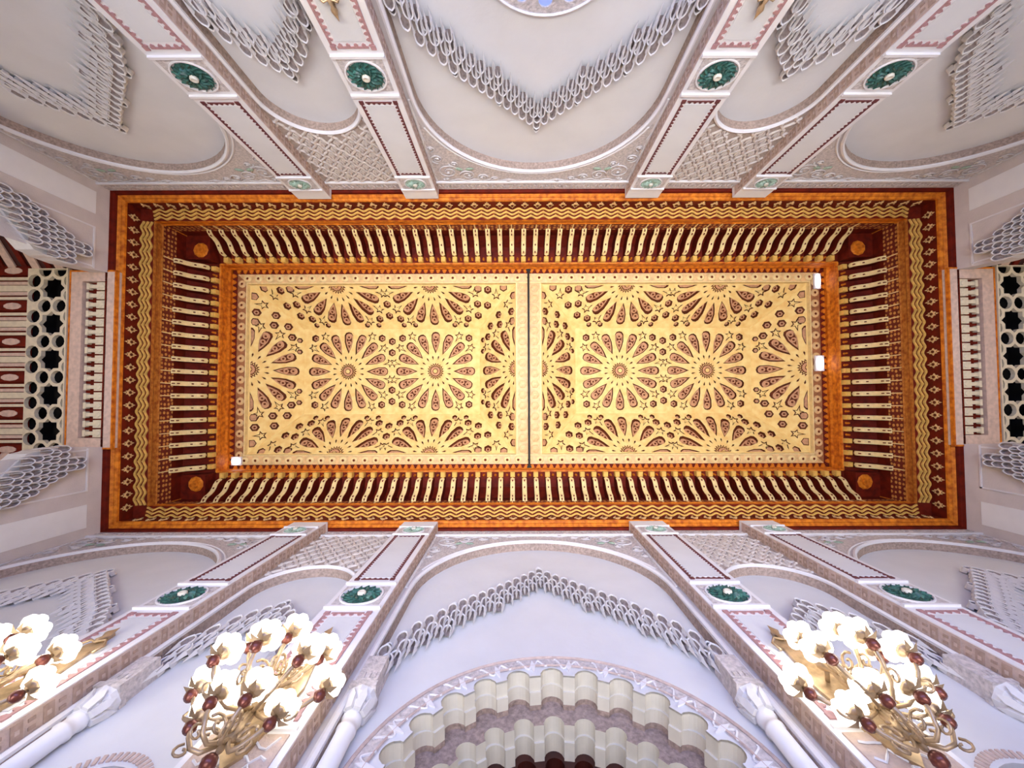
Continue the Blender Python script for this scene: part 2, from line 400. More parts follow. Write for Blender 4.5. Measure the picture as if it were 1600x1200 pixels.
def piece_mesh(kind):
    mb = MB(); fn = lambda p, q, h: (p*HC, q*HC, h)
    if kind == 'petal':
        mb.prism(shrink(PET, 0.84), fn, -TH, -0.040, 0)
        mb.prism(shrink(PET, 0.60), fn, -0.040, -0.034, 1)
        for r in (0.66, 0.79):
            mb.prism([(r + 0.054*math.cos(PI*k/4), 0.054*math.sin(PI*k/4)) for k in range(8)], fn, -0.034, -0.016, 0)
            mb.prism([(r + 0.024*math.cos(PI*k/3), 0.024*math.sin(PI*k/3)) for k in range(6)], fn, -0.016, -0.010, 1)
    elif kind == 'hex':
        mb.prism(shrink(HEX, 0.58), fn, -TH, -0.05, 0)
        mb.prism(shrink(HEX, 0.27), fn, -0.05, -0.035, 1)
    elif kind == 'nut':
        mb.prism(shrink(NUT, 0.58), fn, -TH, -0.05, 0)
    elif kind == 'star':
        mb.prism(shrink(STAR, 0.62), fn, -TH, -0.012, 0)
    return mb
PM = {}
PMAT = {'nut': [M['inlay'], M['recess']], 'petal': [M['inlay'], M['recess']], 'hex': [M['inlay'], M['recess']], 'star': [M['strap']]}
PNAME = {'nut': 'hexagon_inlay', 'petal': 'petal_inlay', 'hex': 'hexagon_inlay', 'star': 'star_inlay'}
def facet(tray, dom, cells, extra, fmat, vs=1.0, vb=1.0):
    """strapwork sheet over one face of the tray, with its inlaid pieces"""
    inner = []
    cx = sum(p[0] for p in dom)/len(dom); cy = sum(p[1] for p in dom)/len(dom)
    # inset of the domain (convex) by a narrow strap
    n = len(dom); e = 0.028
    lines = []
    for i in range(n):
        (ax, ay), (bx, by) = dom[i], dom[(i+1) % n]; l = math.hypot(bx-ax, by-ay)
        nx, ny = -(by-ay)/l, (bx-ax)/l; lines.append((nx, ny, nx*ax + ny*ay + e))
    for i in range(n):
        a1, b1, c1 = lines[i-1]; a2, b2, c2 = lines[i]; dt = a1*b2 - a2*b1
        inner.append(((c1*b2 - c2*b1)/dt, (a1*c2 - a2*c1)/dt))
    items = []; seen = set()
    def put_item(kind, base, x, y, a):
        key = (kind, round(x, 2), round(y, 2), round(a, 2) if kind != 'hex' else 0)
        if key in seen: return
        seen.add(key)
        items.append((kind, base, x, y, a))
    for ux, uy in cells:
        for k in range(16):
            put_item('petal', PET, ux, uy, PI*k/8)
            put_item('drop', DROP, ux, uy, PI*k/8 + PI/16)
            a = PI*k/8 + PI/16
            put_item('star', STAR, ux + 0.975*math.cos(a), uy + 0.975*math.sin(a), a)
        for sx in (-1, 1):
            for sy in (-1, 1):
                put_item('hex', HEX, ux + sx*0.765, uy + sy*0.765, 0)
                for q in (0.43, 0.69):
                    put_item('hex', HEX, ux + sx*1.0, uy + sy*q, 0); put_item('hex' if vb == 1.0 else 'nut', HEX if vb == 1.0 else NUT, ux + sx*(q if vb == 1.0 else q + 0.02), uy + sy*vb, 0)
                put_item('hex', HEX, ux + sx, uy + sy, 0)
    for kind, x, y, a in extra: put_item(kind, {'hex': HEX, 'star': STAR, 'petal': PET}[kind], x, y, a)
    holes = []; placed = []
    for kind, base, x, y, a in items:
        poly = [rot2(p, a) for p in base]; poly = [(p[0]+x, p[1]+y) for p in poly]
        c = clip(poly, inner)
        if not c or abs(parea(c)) < 0.0008: continue
        if kind in ('hex', 'nut', 'star') and abs(parea(c)) < (0.9 if kind == 'star' else 0.62)*abs(parea(poly)): continue   # too little left at the edge
        # drop repeated points
        cc = [p for i, p in enumerate(c) if math.hypot(p[0]-c[i-1][0], p[1]-c[i-1][1]) > 1e-4]
        if len(cc) < 3: continue
        # keep clear of pieces already laid
        bx = (min(p[0] for p in cc), max(p[0] for p in cc), min(p[1] for p in cc), max(p[1] for p in cc))
        if kind in ('star', 'hex', 'nut') and any(abs((bx[0]+bx[1])/2 - (q[0]+q[1])/2) < 0.09 and abs((bx[2]+bx[3])/2 - (q[2]+q[3])/2) < 0.09 for q in placed): continue
        placed.append(bx)
        holes.append(cc)
        if kind == 'drop': continue
        whole = abs(abs(parea(cc)) - abs(parea(poly))) < 1e-5
        if whole:
            mw = fmat @ Matrix.Diagonal((1, vs, 1, 1)) @ T((x*HC, y*HC, 0)) @ RZ(a)
            if kind not in PM: PM[kind] = piece_mesh(kind).build(PNAME[kind], PMAT[kind], tray, mw=mw).data
            else: put(PNAME[kind], PM[kind], tray, mw)
        else:
            mb = MB(); mb.prism(shrink(cc, 0.78), lambda p, q, h: (p*HC, q*HC*vs, h), -TH, -0.03 if kind != 'star' else -0.012, 0)
            mb.build(PNAME[kind], PMAT[kind], tray, mw=fmat)
    mb = MB()
    plate(mb, dom, holes, lambda p, q, h: (p*HC, q*HC*vs, h), 0, -TH, 0, 1, False)
    mb.build('strapwork', [M['strap'], M['recess']], tray, mw=fmat)
    for ux, uy in cells:                       # sun bosses
        mb = MB(); K = 20; teeth = []
        for k in range(K*2):
            a = PI*k/K; r = 0.195 if k % 2 == 0 else 0.145
            teeth.append((ux + r*math.cos(a), uy + r*math.sin(a)))
        fn = lambda p, q, h: (p*HC, q*HC*vs, h)
        def ring(r): return [(ux + r*math.cos(PI*k/12), uy + r*math.sin(PI*k/12)) for k in range(24)]
        for poly, a, b, m in ((teeth, 0.0, 0.012, 1), (shrink(teeth, 0.80), 0.012, 0.02, 0), (ring(0.125), 0.02, 0.026, 1), (ring(0.105), 0.026, 0.036, 2), (ring(0.06), 0.036, 0.042, 1), (ring(0.045), 0.042, 0.055, 0)):
            c = clip(poly, inner)
            if len(c) > 2: mb.prism(c, fn, a, b, m)
        mb.build('sun_boss', [M['strap'], M['recess'], M['inlay']], tray, mw=fmat)
for side in (-1, 1):
    tx0, tx1 = (XW + 1.345, bx0) if side < 0 else (bx1, XE - 1.345)
    cxm = (tx0 + tx1)/2; cym = (ty0 + ty1)/2; hx, hy = (tx1 - tx0)/2, (ty1 - ty0)/2
    # backing of the tray
    mb = MB(); e = TH
    o4 = [(tx0 - e, ty0 - e, Z1 + .0), (tx1 + e, ty0 - e, Z1), (tx1 + e, ty1 + e, Z1), (tx0 - e, ty1 + e, Z1)]
    i4 = [(tx0 + RUN - .03, ty0 + RUN - .03, Z2 + e), (tx1 - RUN + .03, ty0 + RUN - .03, Z2 + e), (tx1 - RUN + .03, ty1 - RUN + .03, Z2 + e), (tx0 + RUN - .03, ty1 - RUN + .03, Z2 + e)]
    mb.add(o4 + i4, [(4, 5, 6, 7), (0, 1, 5, 4), (1, 2, 6, 5), (2, 3, 7, 6), (3, 0, 4, 7)])
    tray = mb.build('coffered_tray', M['recess'], ceiling)
    tray['label'] = ('left' if side < 0 else 'right') + ' hipped tray with cream-gold star strapwork'
    fx, fy = (hx - RUN)/HC, (hy - RUN)/HC
    fm = Matrix(((1, 0, 0, cxm), (0, -1, 0, cym), (0, 0, -1, Z2), (0, 0, 0, 1)))
    facet(tray, [(-fx, -fy), (fx, -fy), (fx, fy), (-fx, fy)], [(-1, 0), (1, 0)], [], fm)
    sl = math.hypot(RUN, Z2 - Z1)
    for nx, ny, half, top in ((0, 1, hx, fx), (0, -1, hx, fx), (1, 0, hy, fy), (-1, 0, hy, fy)):
        n3 = Vector((nx, ny, 0)); ev = (n3*RUN + Vector((0, 0, Z2 - Z1)))/sl; en = (n3*(Z2 - Z1) - Vector((0, 0, RUN)))/sl
        eu = ev.cross(en)
        o = Vector((cxm - nx*hx, cym - ny*hy, Z1))
        fm = Matrix(((eu.x, ev.x, en.x, o.x), (eu.y, ev.y, en.y, o.y), (eu.z, ev.z, en.z, o.z), (0, 0, 0, 1)))
        hb = half/HC; vtop = 1.0
        dom = [(-hb, 0), (hb, 0), (top, vtop), (-top, vtop)]
        cells = [(-1, 0), (1, 0)] if half == hx else [(0, 0)]
        q = 2.0 if half == hx else 1.0
        ex = []
        for s in (-1, 1):
            ex += [('hex', s*(q + 0.24), 0.12, 0), ('hex', s*(q + 0.22), 0.46, 0), ('star', s*(q + 0.42), 0.24, PI/2), ('hex', s*(q + 0.58), 0.07, 0), ('hex', s*(q + 0.03), 0.1, 0), ('star', s*(q + 0.1), 0.78, PI/2)]
        facet(tray, dom, cells, ex, fm, sl/HC, 0.91)
    # raised ribs along the four hips
    for sx in (-1, 1):
        for sy in (-1, 1):
            a = Vector((cxm + sx*hx, cym + sy*hy, Z1)); b = Vector((cxm + sx*(hx - RUN), cym + sy*(hy - RUN), Z2))
            MB().tube([a, b], 0.022, 6).build('hip_rib', M['strap'], tray)

# ================================================================== LONG WALLS
def arch_poly(cu, a, spring, b, zb=-1.5, n=28):
    return [(cu + a, zb)] + arc(cu, spring, a, b, 0, PI, n) + [(cu - a, zb)]
BAYS = [(-7.30, 1.95, 6.22, 2.03, 'A'), (-3.645, 0.76, 6.25, 0.79, 'B'), (0.0, 1.95, 6.22, 2.03, 'C'), (3.645, 0.76, 6.25, 0.79, 'B'), (7.30, 1.95, 6.22, 2.03, 'A')]
PIL = [-4.84, -2.445, 2.445, 4.84]
PW = 0.365; PD = 0.22
# --- small parts shared by copies
def leaf_ring(m_ring):
    mb = MB()
    for r0, r1, n, tw, h in ((0.10, 0.235, 16, 0.9, 0.022), (0.07, 0.17, 12, -0.9, 0.036)):
        for k in range(n):
            a = 2*PI*k/n; pts = []
            for t, wd in ((0, 0.25), (0.35, 1.0), (0.7, 0.9), (1.0, 0.15)):
                r = r0 + (r1-r0)*t; pts.append((r, a + tw*t*0.5, wd*PI/n*0.8))
            L1 = [(r*math.cos(b-w_), h*(0.6 + 0.4*t), r*math.sin(b-w_)) for t, (r, b, w_) in zip((0, .35, .7, 1), pts)]
            C1 = [(r*math.cos(b), h*1.35, r*math.sin(b)) for r, b, w_ in pts]
            R1 = [(r*math.cos(b+w_), h*0.3, r*math.sin(b+w_)) for r, b, w_ in pts]
            mb.grid([L1, C1, R1], 0)
    mb.prism([(0.215*math.cos(PI*k/16), 0.215*math.sin(PI*k/16)) for k in range(32)], lambda p, q, h: (p, h, q), 0.0, 0.012, 0)
    mb.grid([[(r*math.cos(PI*k/16), h, r*math.sin(PI*k/16)) for k in range(32)] for r, h in ((0.245, 0.0), (0.245, 0.02), (0.262, 0.02), (0.262, 0.0))], 1, True)
    return mb
boss = MB().grid([[(r*math.cos(PI*k/8), h, r*math.sin(PI*k/8)) for k in range(16)] for r, h in ((0.075, 0.02), (0.072, 0.05), (0.05, 0.06), (0.03, 0.045), (0.0, 0.05))], 0, True)
def saw_border(x0, x1, z0, z1, step=0.075, wd=0.055):
    """toothed band around a rectangle, on the plane y = 0"""
    mb = MB()
    def run(p0, p1, nrm):
        L = math.hypot(p1[0]-p0[0], p1[1]-p0[1]); n = max(2, int(L/step)); tx, tz = (p1[0]-p0[0])/n, (p1[1]-p0[1])/n
        for i in range(n):
            a = (p0[0] + tx*i, p0[1] + tz*i)
            poly = [(0, 0), (1, 0), (1, .38), (.72, .38), (.72, .72), (.45, 1), (.2, .72), (.2, .4), (0, .4)]
            mb.prism([(a[0] + tx*p + nrm[0]*wd*q, a[1] + tz*p + nrm[1]*wd*q) for p, q in poly], lambda p, q, h: (p, h, q), 0, 0.01)
    run((x0, z0), (x0, z1), (1, 0)); run((x1, z1), (x1, z0), (-1, 0))
    run((x0 + .08, z1), (x1 - .08, z1), (0, -1)); run((x1 - .08, z0), (x0 + .08, z0), (0, 1))
    for cx, cz in ((x0, z0), (x1, z0), (x0, z1), (x1, z1)):
        mb.box(cx - 0.01 if cx == x0 else cx - .055, cx + .055 if cx == x0 else cx + .01, 0, .014, cz - .02, cz + .045) if cz == z0 else mb.box(cx - 0.01 if cx == x0 else cx - .055, cx + .055 if cx == x0 else cx + .01, 0, .014, cz - .045, cz + .02)
    return mb
def side_frieze(z0, z1, period=0.235):
    mb = MB(); n = int((z1 - z0)/period)
    for i in range(n):
        z = z0 + period*i; q = z + period*0.5
        mb.box(-0.008, 0.0, 0.035, 0.185, z + 0.015, z + 0.10, 0)
        for dy in (0.075, 0.145):
            mb.box(-0.009, 0.0, dy - 0.014, dy + 0.014, q + 0.02, q + 0.075, 0)
        mb.box(-0.010, 0.0, 0.09, 0.13, z + 0.04, z + 0.075, 1)
    return mb
def cell_mesh(wd=0.060, h=0.36, dep=0.085):
    """one stalactite cell: an arch-headed hollow with a white rim and two hanging points"""
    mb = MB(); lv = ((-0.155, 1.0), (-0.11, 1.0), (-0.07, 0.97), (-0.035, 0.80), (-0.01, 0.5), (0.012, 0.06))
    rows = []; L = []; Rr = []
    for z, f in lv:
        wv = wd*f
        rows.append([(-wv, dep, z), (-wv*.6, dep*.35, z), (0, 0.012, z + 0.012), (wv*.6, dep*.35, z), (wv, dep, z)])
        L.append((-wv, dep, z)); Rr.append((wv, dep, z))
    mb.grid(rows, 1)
    rim = L + Rr[::-1]
    mb.tube(rim, 0.0125, 4, 0)
    mb.grid([[(x*1.08, y, z + 0.004) for x, y, z in rim], [(x*1.02, 0, z + 0.05) for x, y, z in rim]], 0)
    for s in (-1, 1):
        q = 0.02
        mb.add([(s*wd - q, dep - .035, -.15), (s*wd + q, dep - .035, -.15), (s*wd, dep + .02, -.14), (s*wd, dep - .02, -h)], [(0, 1, 3), (1, 2, 3), (2, 0, 3), (0, 2, 1)], 0)
    return mb
CELL = None; CELLW = None
def cell_at(parent, u, z, d, sc=1.0):
    global CELL
    mw = T((u, d, z)) @ Matrix.Diagonal((sc, 1.0, sc, 1))
    if CELL is None:
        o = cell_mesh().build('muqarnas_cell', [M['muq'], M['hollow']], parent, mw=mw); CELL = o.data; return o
    return put('muqarnas_cell', CELL, parent, mw)
def chevron(parent, cu, path, step, umin=-99, umax=99):
    """zigzag row of stalactite cells following a stepped pointed arch"""
    base = MB()
    halfw = path[-1][0]
    n = int(halfw/step)
    def zc(x):
        for (x0, z0), (x1, z1) in zip(path, path[1:]):
            if x <= x1: return z0 + (z1 - z0)*(x - x0)/(x1 - x0)
        return path[-1][1]
    back = [(cu + s*x, zc(x) + o) for s, xs, o in ((-1, [halfw - i*halfw/8 for i in range(8)], 0.10), (1, [i*halfw/8 for i in range(9)], 0.10)) for x in xs]
    low = [(cu + s*x, zc(x) + o) for s, xs, o in ((1, [halfw - i*halfw/8 for i in range(8)], -0.16), (-1, [i*halfw/8 for i in range(9)], -0.16)) for x in xs]
    band = MB().prism(back + low, wallfn, -REC, -REC + 0.010).build('muqarnas_frieze', M['muq'], parent)
    for i in range(-n, n + 1):
        x = abs(i*step); u = cu + i*step
        if u < umin or u > umax: continue
        z = zc(x); k = i % 2
        bump = abs(i) % 5 == 0 and i != 0
        for j, (dz, d) in enumerate(((0.20, -REC + 0.05), (0.0, -REC + 0.03), (-0.10, -REC + 0.0))):
            if j == 1: cell_at(band, u + step*0.5*(1 if i < 0 else -1 if i > 0 else 0), z + 0.07, d, 1.0)
            else: cell_at(band, u, z + dz, d, 1.0)
        if bump: cell_at(band, u, z + 0.30, -REC + 0.015, 0.8); cell_at(band, u, z - 0.27, -REC + 0.01, 0.8)
    cell_at(band, cu, path[0][1] + 0.33, -REC + 0.015, 0.9)
    return band
def vine(mb, cu, cz, R, turns, a0, sgn, r=0.016, d=0.012):
    pts = []
    n = int(14*turns)
    for i in range(n + 1):
        t = i/n; a = a0 + sgn*2*PI*turns*t; rad = R*(1 - 0.82*t)
        pts.append((cu + rad*math.cos(a), d, cz + rad*math.sin(a)))
    mb.tube(pts, [r*(1 - 0.4*i/n) for i in range(n + 1)], 4)
    x, _, z = pts[-1]; mb.prism([(x + 0.035*math.cos(PI*k/3), z + 0.035*math.sin(PI*k/3)) for k in range(6)], wallfn, 0, 0.03)
def spandrel_mesh():
    mb = MB()
    for cu, cz, R, tn, a0, sg in ((1.74, 8.30, 0.24, 1.7, PI, 1), (1.36, 8.42, 0.17, 1.6, 0, -1), (1.06, 8.50, 0.115, 1.5, PI, 1), (0.80, 8.56, 0.085, 1.4, 0, -1),
                                  (1.90, 7.86, 0.14, 1.6, PI/2, -1), (1.97, 7.54, 0.085, 1.4, PI/2, 1), (1.60, 8.02, 0.10, 1.4, 0, 1), (0.52, 8.60, 0.055, 1.3, 0, 1), (1.82, 8.56, 0.07, 1.3, 0, 1)):
        vine(mb, cu, cz, R, tn, a0, sg)
    mb.tube([(0.25 + 0.09*i, 0.01, 8.62 + 0.035*math.sin(i*1.6) - 0.015) for i in range(19)], 0.012, 4)
    mb.tube([(2.03 - 0.02*math.sin(i*1.7), 0.01, 7.2 + 0.085*i) for i in range(17)], 0.012, 4)
    return mb
def leaf_mesh():
    mb = MB()
    mb.lathe([(0, 0.02), (0.05, 0.016), (0.09, 0.0)], (0, 0, 0), 10, 0, 1.0, 0.6)
    return mb
def build_long_wall(name):
    root_mb = MB()
    holes = [arch_poly(cu, a, sp, b) for cu, a, sp, b, k in BAYS]
    plate(root_mb, [(-HL, ZF), (HL, ZF), (HL, ZT), (-HL, ZT)], holes, wallfn, 0, -REC, 0, 0, False)
    wall = root_mb.build(name, M['plaster'])
    for cu, a, sp, b, k in BAYS:
        wide = k != 'B'
        # intrados
        ap = arch_poly(cu, a - 0.003, sp, b - 0.003)
        MB().grid([[(u, d, z) for u, z in ap] for d in (0.0, -0.05, -REC)], 0).build('arch_soffit', M['stone'], wall)
        # white roll and second thin roll round the arch
        ring0 = [(cu + a + 0.035, ZF)] + arc(cu, sp, a + 0.035, b + 0.035, 0, PI, 36) + [(cu - a - 0.035, ZF)]
        MB().tube([(u, 0.012, z) for u, z in ring0], 0.034, 6).build('arch_moulding', M['white'], wall)
        if wide:
            ring1 = arc(cu, sp, a + 0.125, b + 0.125, 0.35, PI - 0.35, 30)
            MB().tube([(u, 0.006, z) for u, z in ring1], 0.018, 5).build('arch_fillet', M['white'], wall)
    # recess panels
    for cu, a, sp, b, k in BAYS:
        if name == 'wall_south' and k == 'C': continue
        if name == 'wall_south' and k == 'B': continue
        MB().box(cu - a - 0.1, cu + a + 0.1, -REC - 0.05, -REC, ZF, sp + b + 0.1).build('recess_panel', M['panel'], wall)
    # top band with white line
    edges = [-HL] + [e for p in PIL for e in (p - PW, p + PW)] + [HL]
    for i in range(0, len(edges), 2):
        e0, e1 = edges[i], edges[i+1]
        bmb = MB().box(e0, e1, 0.0, 0.018, 8.71, 8.985, 0)
        n = int((e1 - e0)/0.13)
        for j in range(n):
            u = e0 + (e1-e0)*(j + 0.5)/n; s = 1 if j % 2 else -1
            bmb.tube([(u - 0.06, 0.022, 8.84 - s*0.05), (u - 0.02, 0.026, 8.84 + s*0.055), (u + 0.02, 0.026, 8.84 - s*0.02), (u + 0.06, 0.022, 8.84 + s*0.05)], 0.011, 4)
        b_ = bmb.build('carved_band', M['carved'], wall)
        MB().box(e0, e1, 0.0, 0.045, 8.665, 8.71).build('white_fillet', M['white'], b_)
    # spandrels of the wide bays
    sp_me = None
    for cu, a, sp, b, k in BAYS:
        if k == 'B': continue
        for s in (-1, 1):
            poly = [(cu + s*(2.08), 6.6)] + [(cu + s*(2.08), 8.665), (cu, 8.665)] + [(cu + s*p, q) for p, q in [(x, z) for x, z in arc(0, sp, a + 0.15, b + 0.15, PI/2, 0.28, 14)]]
            if s > 0: poly = poly[::-1]
            MB().prism(poly, wallfn, 0.0, 0.006).build('spandrel_ground', M['carved'], wall)
            mw = T((cu, 0.006, 0)) @ Matrix.Diagonal((s, 1, 1, 1))
            if 'vines' not in ME: ob = spandrel_mesh().build('spandrel_vines', M['plaster'], wall, True, mw); ME['vines'] = ob.data
            else: ob = put('spandrel_vines', ME['vines'], wall, mw)
            for lx, lz, ang in ((1.52, 8.20, 0.5), (1.30, 8.20, -0.2)):
                mwl = T((lx, 0.012, lz)) @ Matrix.Rotation(-PI/2, 4, 'X') @ RZ(ang)
                if 'leaf' not in ME: ME['leaf'] = leaf_mesh().build('green_leaf', M['palegreen'], ob, True, mwl).data
                else: put('green_leaf', ME['leaf'], ob, mwl)
            MB().box(cu + s*2.045 - 0.018, cu + s*2.045 + 0.018, 0, 0.02, 6.3, 8.66).build('edge_fillet', M['white'], wall)
    # net of lozenges (sebka) over the narrow bays
    for cu, a, sp, b, k in BAYS:
        if k != 'B': continue
        x0, x1, z0, z1 = cu - 0.83, cu + 0.83, 6.3, 8.66
        def inside(u, z, e=0.08):
            return x0 < u < x1 and z < z1 and z > sp - 0.05 and not (((u-cu)/(a+e))**2 + (max(0, z-sp)/(b+e))**2 < 1)
        gm = [(x0, 6.3), (x0, z1), (x1, z1), (x1, 6.3)] + arc(cu, sp, a + 0.05, b + 0.05, 0.06, PI - 0.06, 20)
        net = MB().prism(gm, wallfn, 0, 0.005).build('sebka_ground', M['sebkaback'], wall)
        nb = MB(); PU, PZ = 0.26, 0.37
        for s in (-1, 1):
            for q in range(-14, 15):
                seg = []
                for i in range(141):
                    z = 6.2 + 2.5*i/140; u = cu + q*PU + s*(z - z1)*PU/PZ*1.0
                    u += 0.022*math.sin((z - z1)/PZ*4*PI)
                    if inside(u, z): seg.append((u, 0.016, z))
                    else:
                        if len(seg) > 3: nb.tube(seg[::3] + [seg[-1]], 0.024, 4)
                        seg = []
                if len(seg) > 3: nb.tube(seg[::3] + [seg[-1]], 0.024, 4)
        nb.build('sebka_net', M['sebka'], net)
        for i in range(-8, 9):
            for j in range(0, 16):
                u = cu + i*PU/2; z = z1 - j*PZ/2
                if (i + j) % 2 == 0: continue
                if inside(u, z + 0.09) and inside(u, z - 0.10) and inside(u + .05, z) and inside(u - .05, z):
                    lm = MB()
                    if 'sleaf' not in ME:
                        for sgn in (-1, 1):
                            lm.prism([(0, -0.10), (sgn*0.055, -0.03), (sgn*0.05, 0.05), (sgn*0.012, 0.0)][::sgn], wallfn, 0, 0.022)
                        lm.prism([(-0.022, 0.02), (0, -0.03), (0.022, 0.02), (0, 0.11)], wallfn, 0, 0.03)
                        ME['sleaf'] = lm.build('sebka_leaf', M['sebka'], net, mw=T((u, 0.004, z))).data
                    else: put('sebka_leaf', ME['sleaf'], net, T((u, 0.004, z)))
    # stalactite chevrons
    pathC = [(0, 6.80), (0.70, 6.12), (1.20, 5.66), (1.68, 5.06), (1.88, 4.62)]
    pathB = [(0, 5.66), (0.34, 5.36), (0.60, 4.90), (0.74, 4.56)]
    for cu, a, sp, b, k in BAYS:
        lim = (-99, 99)
        if k == 'A': lim = (-8.15, 99) if cu < 0 else (-99, 8.15)
        chevron(wall, cu, pathC if k != 'B' else pathB, 0.125, *lim)
    # pilasters
    proto = None
    for pu in PIL:
        if proto is not None:
            c = copy_tree(proto, wall); c.matrix_basis = T((pu, 0, 0)); continue
        pm = MB().box(-PW, PW, -0.02, PD, ZF, ZT)
        p = pm.build('pilaster', M['white'], wall, mw=T((pu, 0, 0))); proto = p
        for s in (-1, 1):                    # carved sides
            sf = MB().box(s*PW, s*(PW + 0.004), 0.012, PD - 0.012, ZF, 8.9)
            so = sf.build('carved_side', M['tan'], p)
            fr = side_frieze(2.2, 8.8).build('side_frieze', [M['tan2'], M['tan']], p, mw=T((s*(PW + 0.004), 0, 0)) @ Matrix.Diagonal((-s, 1, 1, 1)))
        FY = T((0, PD, 0))
        for z in (8.60, 8.12, 5.93, 5.24):   # white rules
            MB().box(-PW + .01, PW - .01, PD, PD + 0.03, z - 0.022, z + 0.022).build('rule', M['white'], p)
        saw_border(-PW + .085, PW - .085, 6.06, 8.03).build('toothed_border', M['redborder'], p, mw=FY)
        MB().box(-PW + .155, PW - .155, PD, PD + 0.006, 6.13, 7.97).build('plain_panel', M['panel'], p)
        saw_border(-PW + .085, PW - .085, 3.42, 5.12, 0.085, 0.075).build('arabesque_border', M['pinkborder'], p, mw=FY)
        bq = MB().box(-PW + .17, PW - .17, PD, PD + 0.006, 3.52, 5.02).build('plain_panel', M['panel'], p)
        for zc, key, mm in ((5.56, 'med', M['green']), (8.36, 'med2', M['palegreen'])):
            g = MB().box(-PW + .06, PW - .06, PD, PD + 0.008, zc - 0.275 if zc < 6 else 8.15, zc + 0.275 if zc < 6 else 8.57)
            g.build('medallion_ground', M['carved'], p)
            sc = 1.05 if zc < 6 else 0.84
            leaf_ring(0).build('medallion', [mm, M['white']], p, False, T((0, PD + 0.008, zc)) @ Matrix.Diagonal((sc*1.02, 1, sc*(1.0 if zc < 6 else 0.92), 1)))
            boss.build('medallion_boss', M['cream'], p, True, T((0, PD + 0.012, zc)) @ Matrix.Diagonal((sc*.72, 1, sc*.72, 1)))
        # calligraphy cartouche
        MB().box(-PW + .03, PW - .03, PD, PD + 0.02, 3.30, 3.34).build('rule', M['white'], p)
        cg = MB().box(-PW + .06, PW - .06, PD, PD + 0.012, 2.55, 3.26).build('cartouche', M['tan'], p)
        ln = MB(); random.seed(3)
        for r in range(5):
            zz = 2.66 + r*0.12
            ln.tube([(-0.26 + 0.052*i, PD + 0.016, zz + 0.035*math.sin(i*1.9 + r*2.1) + (0.05 if (i*7 + r) % 4 == 0 else 0)) for i in range(11)], 0.011, 4)
        ln.build('script_relief', M['white'], p)
    return wall
# ------------------------------------------------------------------ colonettes (south wall shows them)
def colonette(wall, u, s):
    c = MB()
    yb = -0.055
    c.lathe([(0.078, ZF), (0.078, 3.62), (0.088, 3.63), (0.088, 3.66), (0.078, 3.67), (0.078, 3.74), (0.09, 3.75), (0.09, 3.78)], (u, yb, 0), 16)
    o = c.build('colonette', M['white'], wall, True)
    cap = MB().lathe([(0.085, 3.78), (0.09, 3.84), (0.115, 3.88), (0.105, 3.92), (0.14, 3.97), (0.15, 4.03)], (u, yb, 0), 8)
    for k in range(8):
        a = PI*k/4 + PI/8
        cap.prism([(-.03, 3.80), (.03, 3.80), (.036, 3.92), (0, 3.99), (-.036, 3.92)], lambda p, q, h, a=a: (u + (0.075 + h + (q-3.8)*0.28)*math.cos(a) - p*math.sin(a), yb + (0.075 + h + (q-3.8)*0.28)*math.sin(a) + p*math.cos(a), q), 0.0, 0.035)
    cap.build('capital', M['muq'], o)
    im = MB().box(u - 0.13, u + 0.13, -REC, 0.085, 4.03, 4.10).box(u - 0.105, u + 0.105, -REC, 0.065, 4.10, 4.52)
    for i in range(3):
        im.box(u - 0.075 + 0.055*i, u - 0.04 + 0.055*i, 0.06, 0.075, 4.16, 4.24)
    im.build('impost', M['carved'], o)

# ------------------------------------------------------------------ build the two long walls
wallN = build_long_wall('wall_north')
wallN.matrix_basis = T((XC, YN, 0))
tag(wallN, 'white plaster wall at the top of the view, arched bays between medallioned pilasters', 'wall', kind='structure')
wallS = build_long_wall('wall_south')
wallS.matrix_basis = T((XC, YS, 0)) @ RZ(PI)
tag(wallS, 'lavender-lit plaster wall with the lobed portal arch and wall lamps', 'wall', kind='structure')
for u, s in ((-1.865, -1), (1.865, 1), (-4.33, -1), (-2.96, 1), (2.96, -1), (4.33, 1)):
    colonette(wallS, u, s)

# ---- lobed portal in the middle of the south wall
PC = 3.0; KL = 7.5
def lobed(R, rc, n_l=13):
    """foils and flat cusps alternating round a half circle, then straight jambs"""
    pts = [(rc, ZF + 0.02)]
    for k in range(n_l):
        a0 = PI*k/n_l; da = PI/n_l
        pts.append((rc*math.cos(a0), PC + rc*math.sin(a0)))
        pts.append((rc*math.cos(a0 + da*0.17), PC + rc*math.sin(a0 + da*0.17)))
        for i in range(0, 9):
            t = i/8; a = a0 + da*(0.17 + 0.66*t); r = rc + 0.02 + (R - rc - 0.02)*math.sin(PI*t)**0.5 if 0 < i < 8 else rc + 0.03
            pts.append((r*math.cos(a), PC + r*math.sin(a)))
        pts.append((rc*math.cos(a0 + da*0.83), PC + rc*math.sin(a0 + da*0.83)))
    pts.append((-rc, PC)); pts.append((-rc, ZF + 0.02))
    return pts
o1 = lobed(1.63, 1.51); o1b = lobed(1.605, 1.485); o2 = lobed(1.395, 1.28); o2b = lobed(1.37, 1.255)
a1, s1, b1 = 1.95, 6.22, 2.03
pan = MB(); plate(pan, [(-2.05, ZF), (2.05, ZF), (2.05, 8.36), (-2.05, 8.36)], [o1], wallfn, -REC, -REC - 0.02, 0, 0, False)
pan.build('recess_panel', M['panel'], wallS)
portal = MB()
d0 = -REC
portal.grid([[(u, d, z) for u, z in o1] for d in (d0, d0 - 0.16)], 0)
portal.grid([[(u, d0 - 0.16, z) for u, z in o1], [(u, d0 - 0.16, z) for u, z in o1b]], 0)
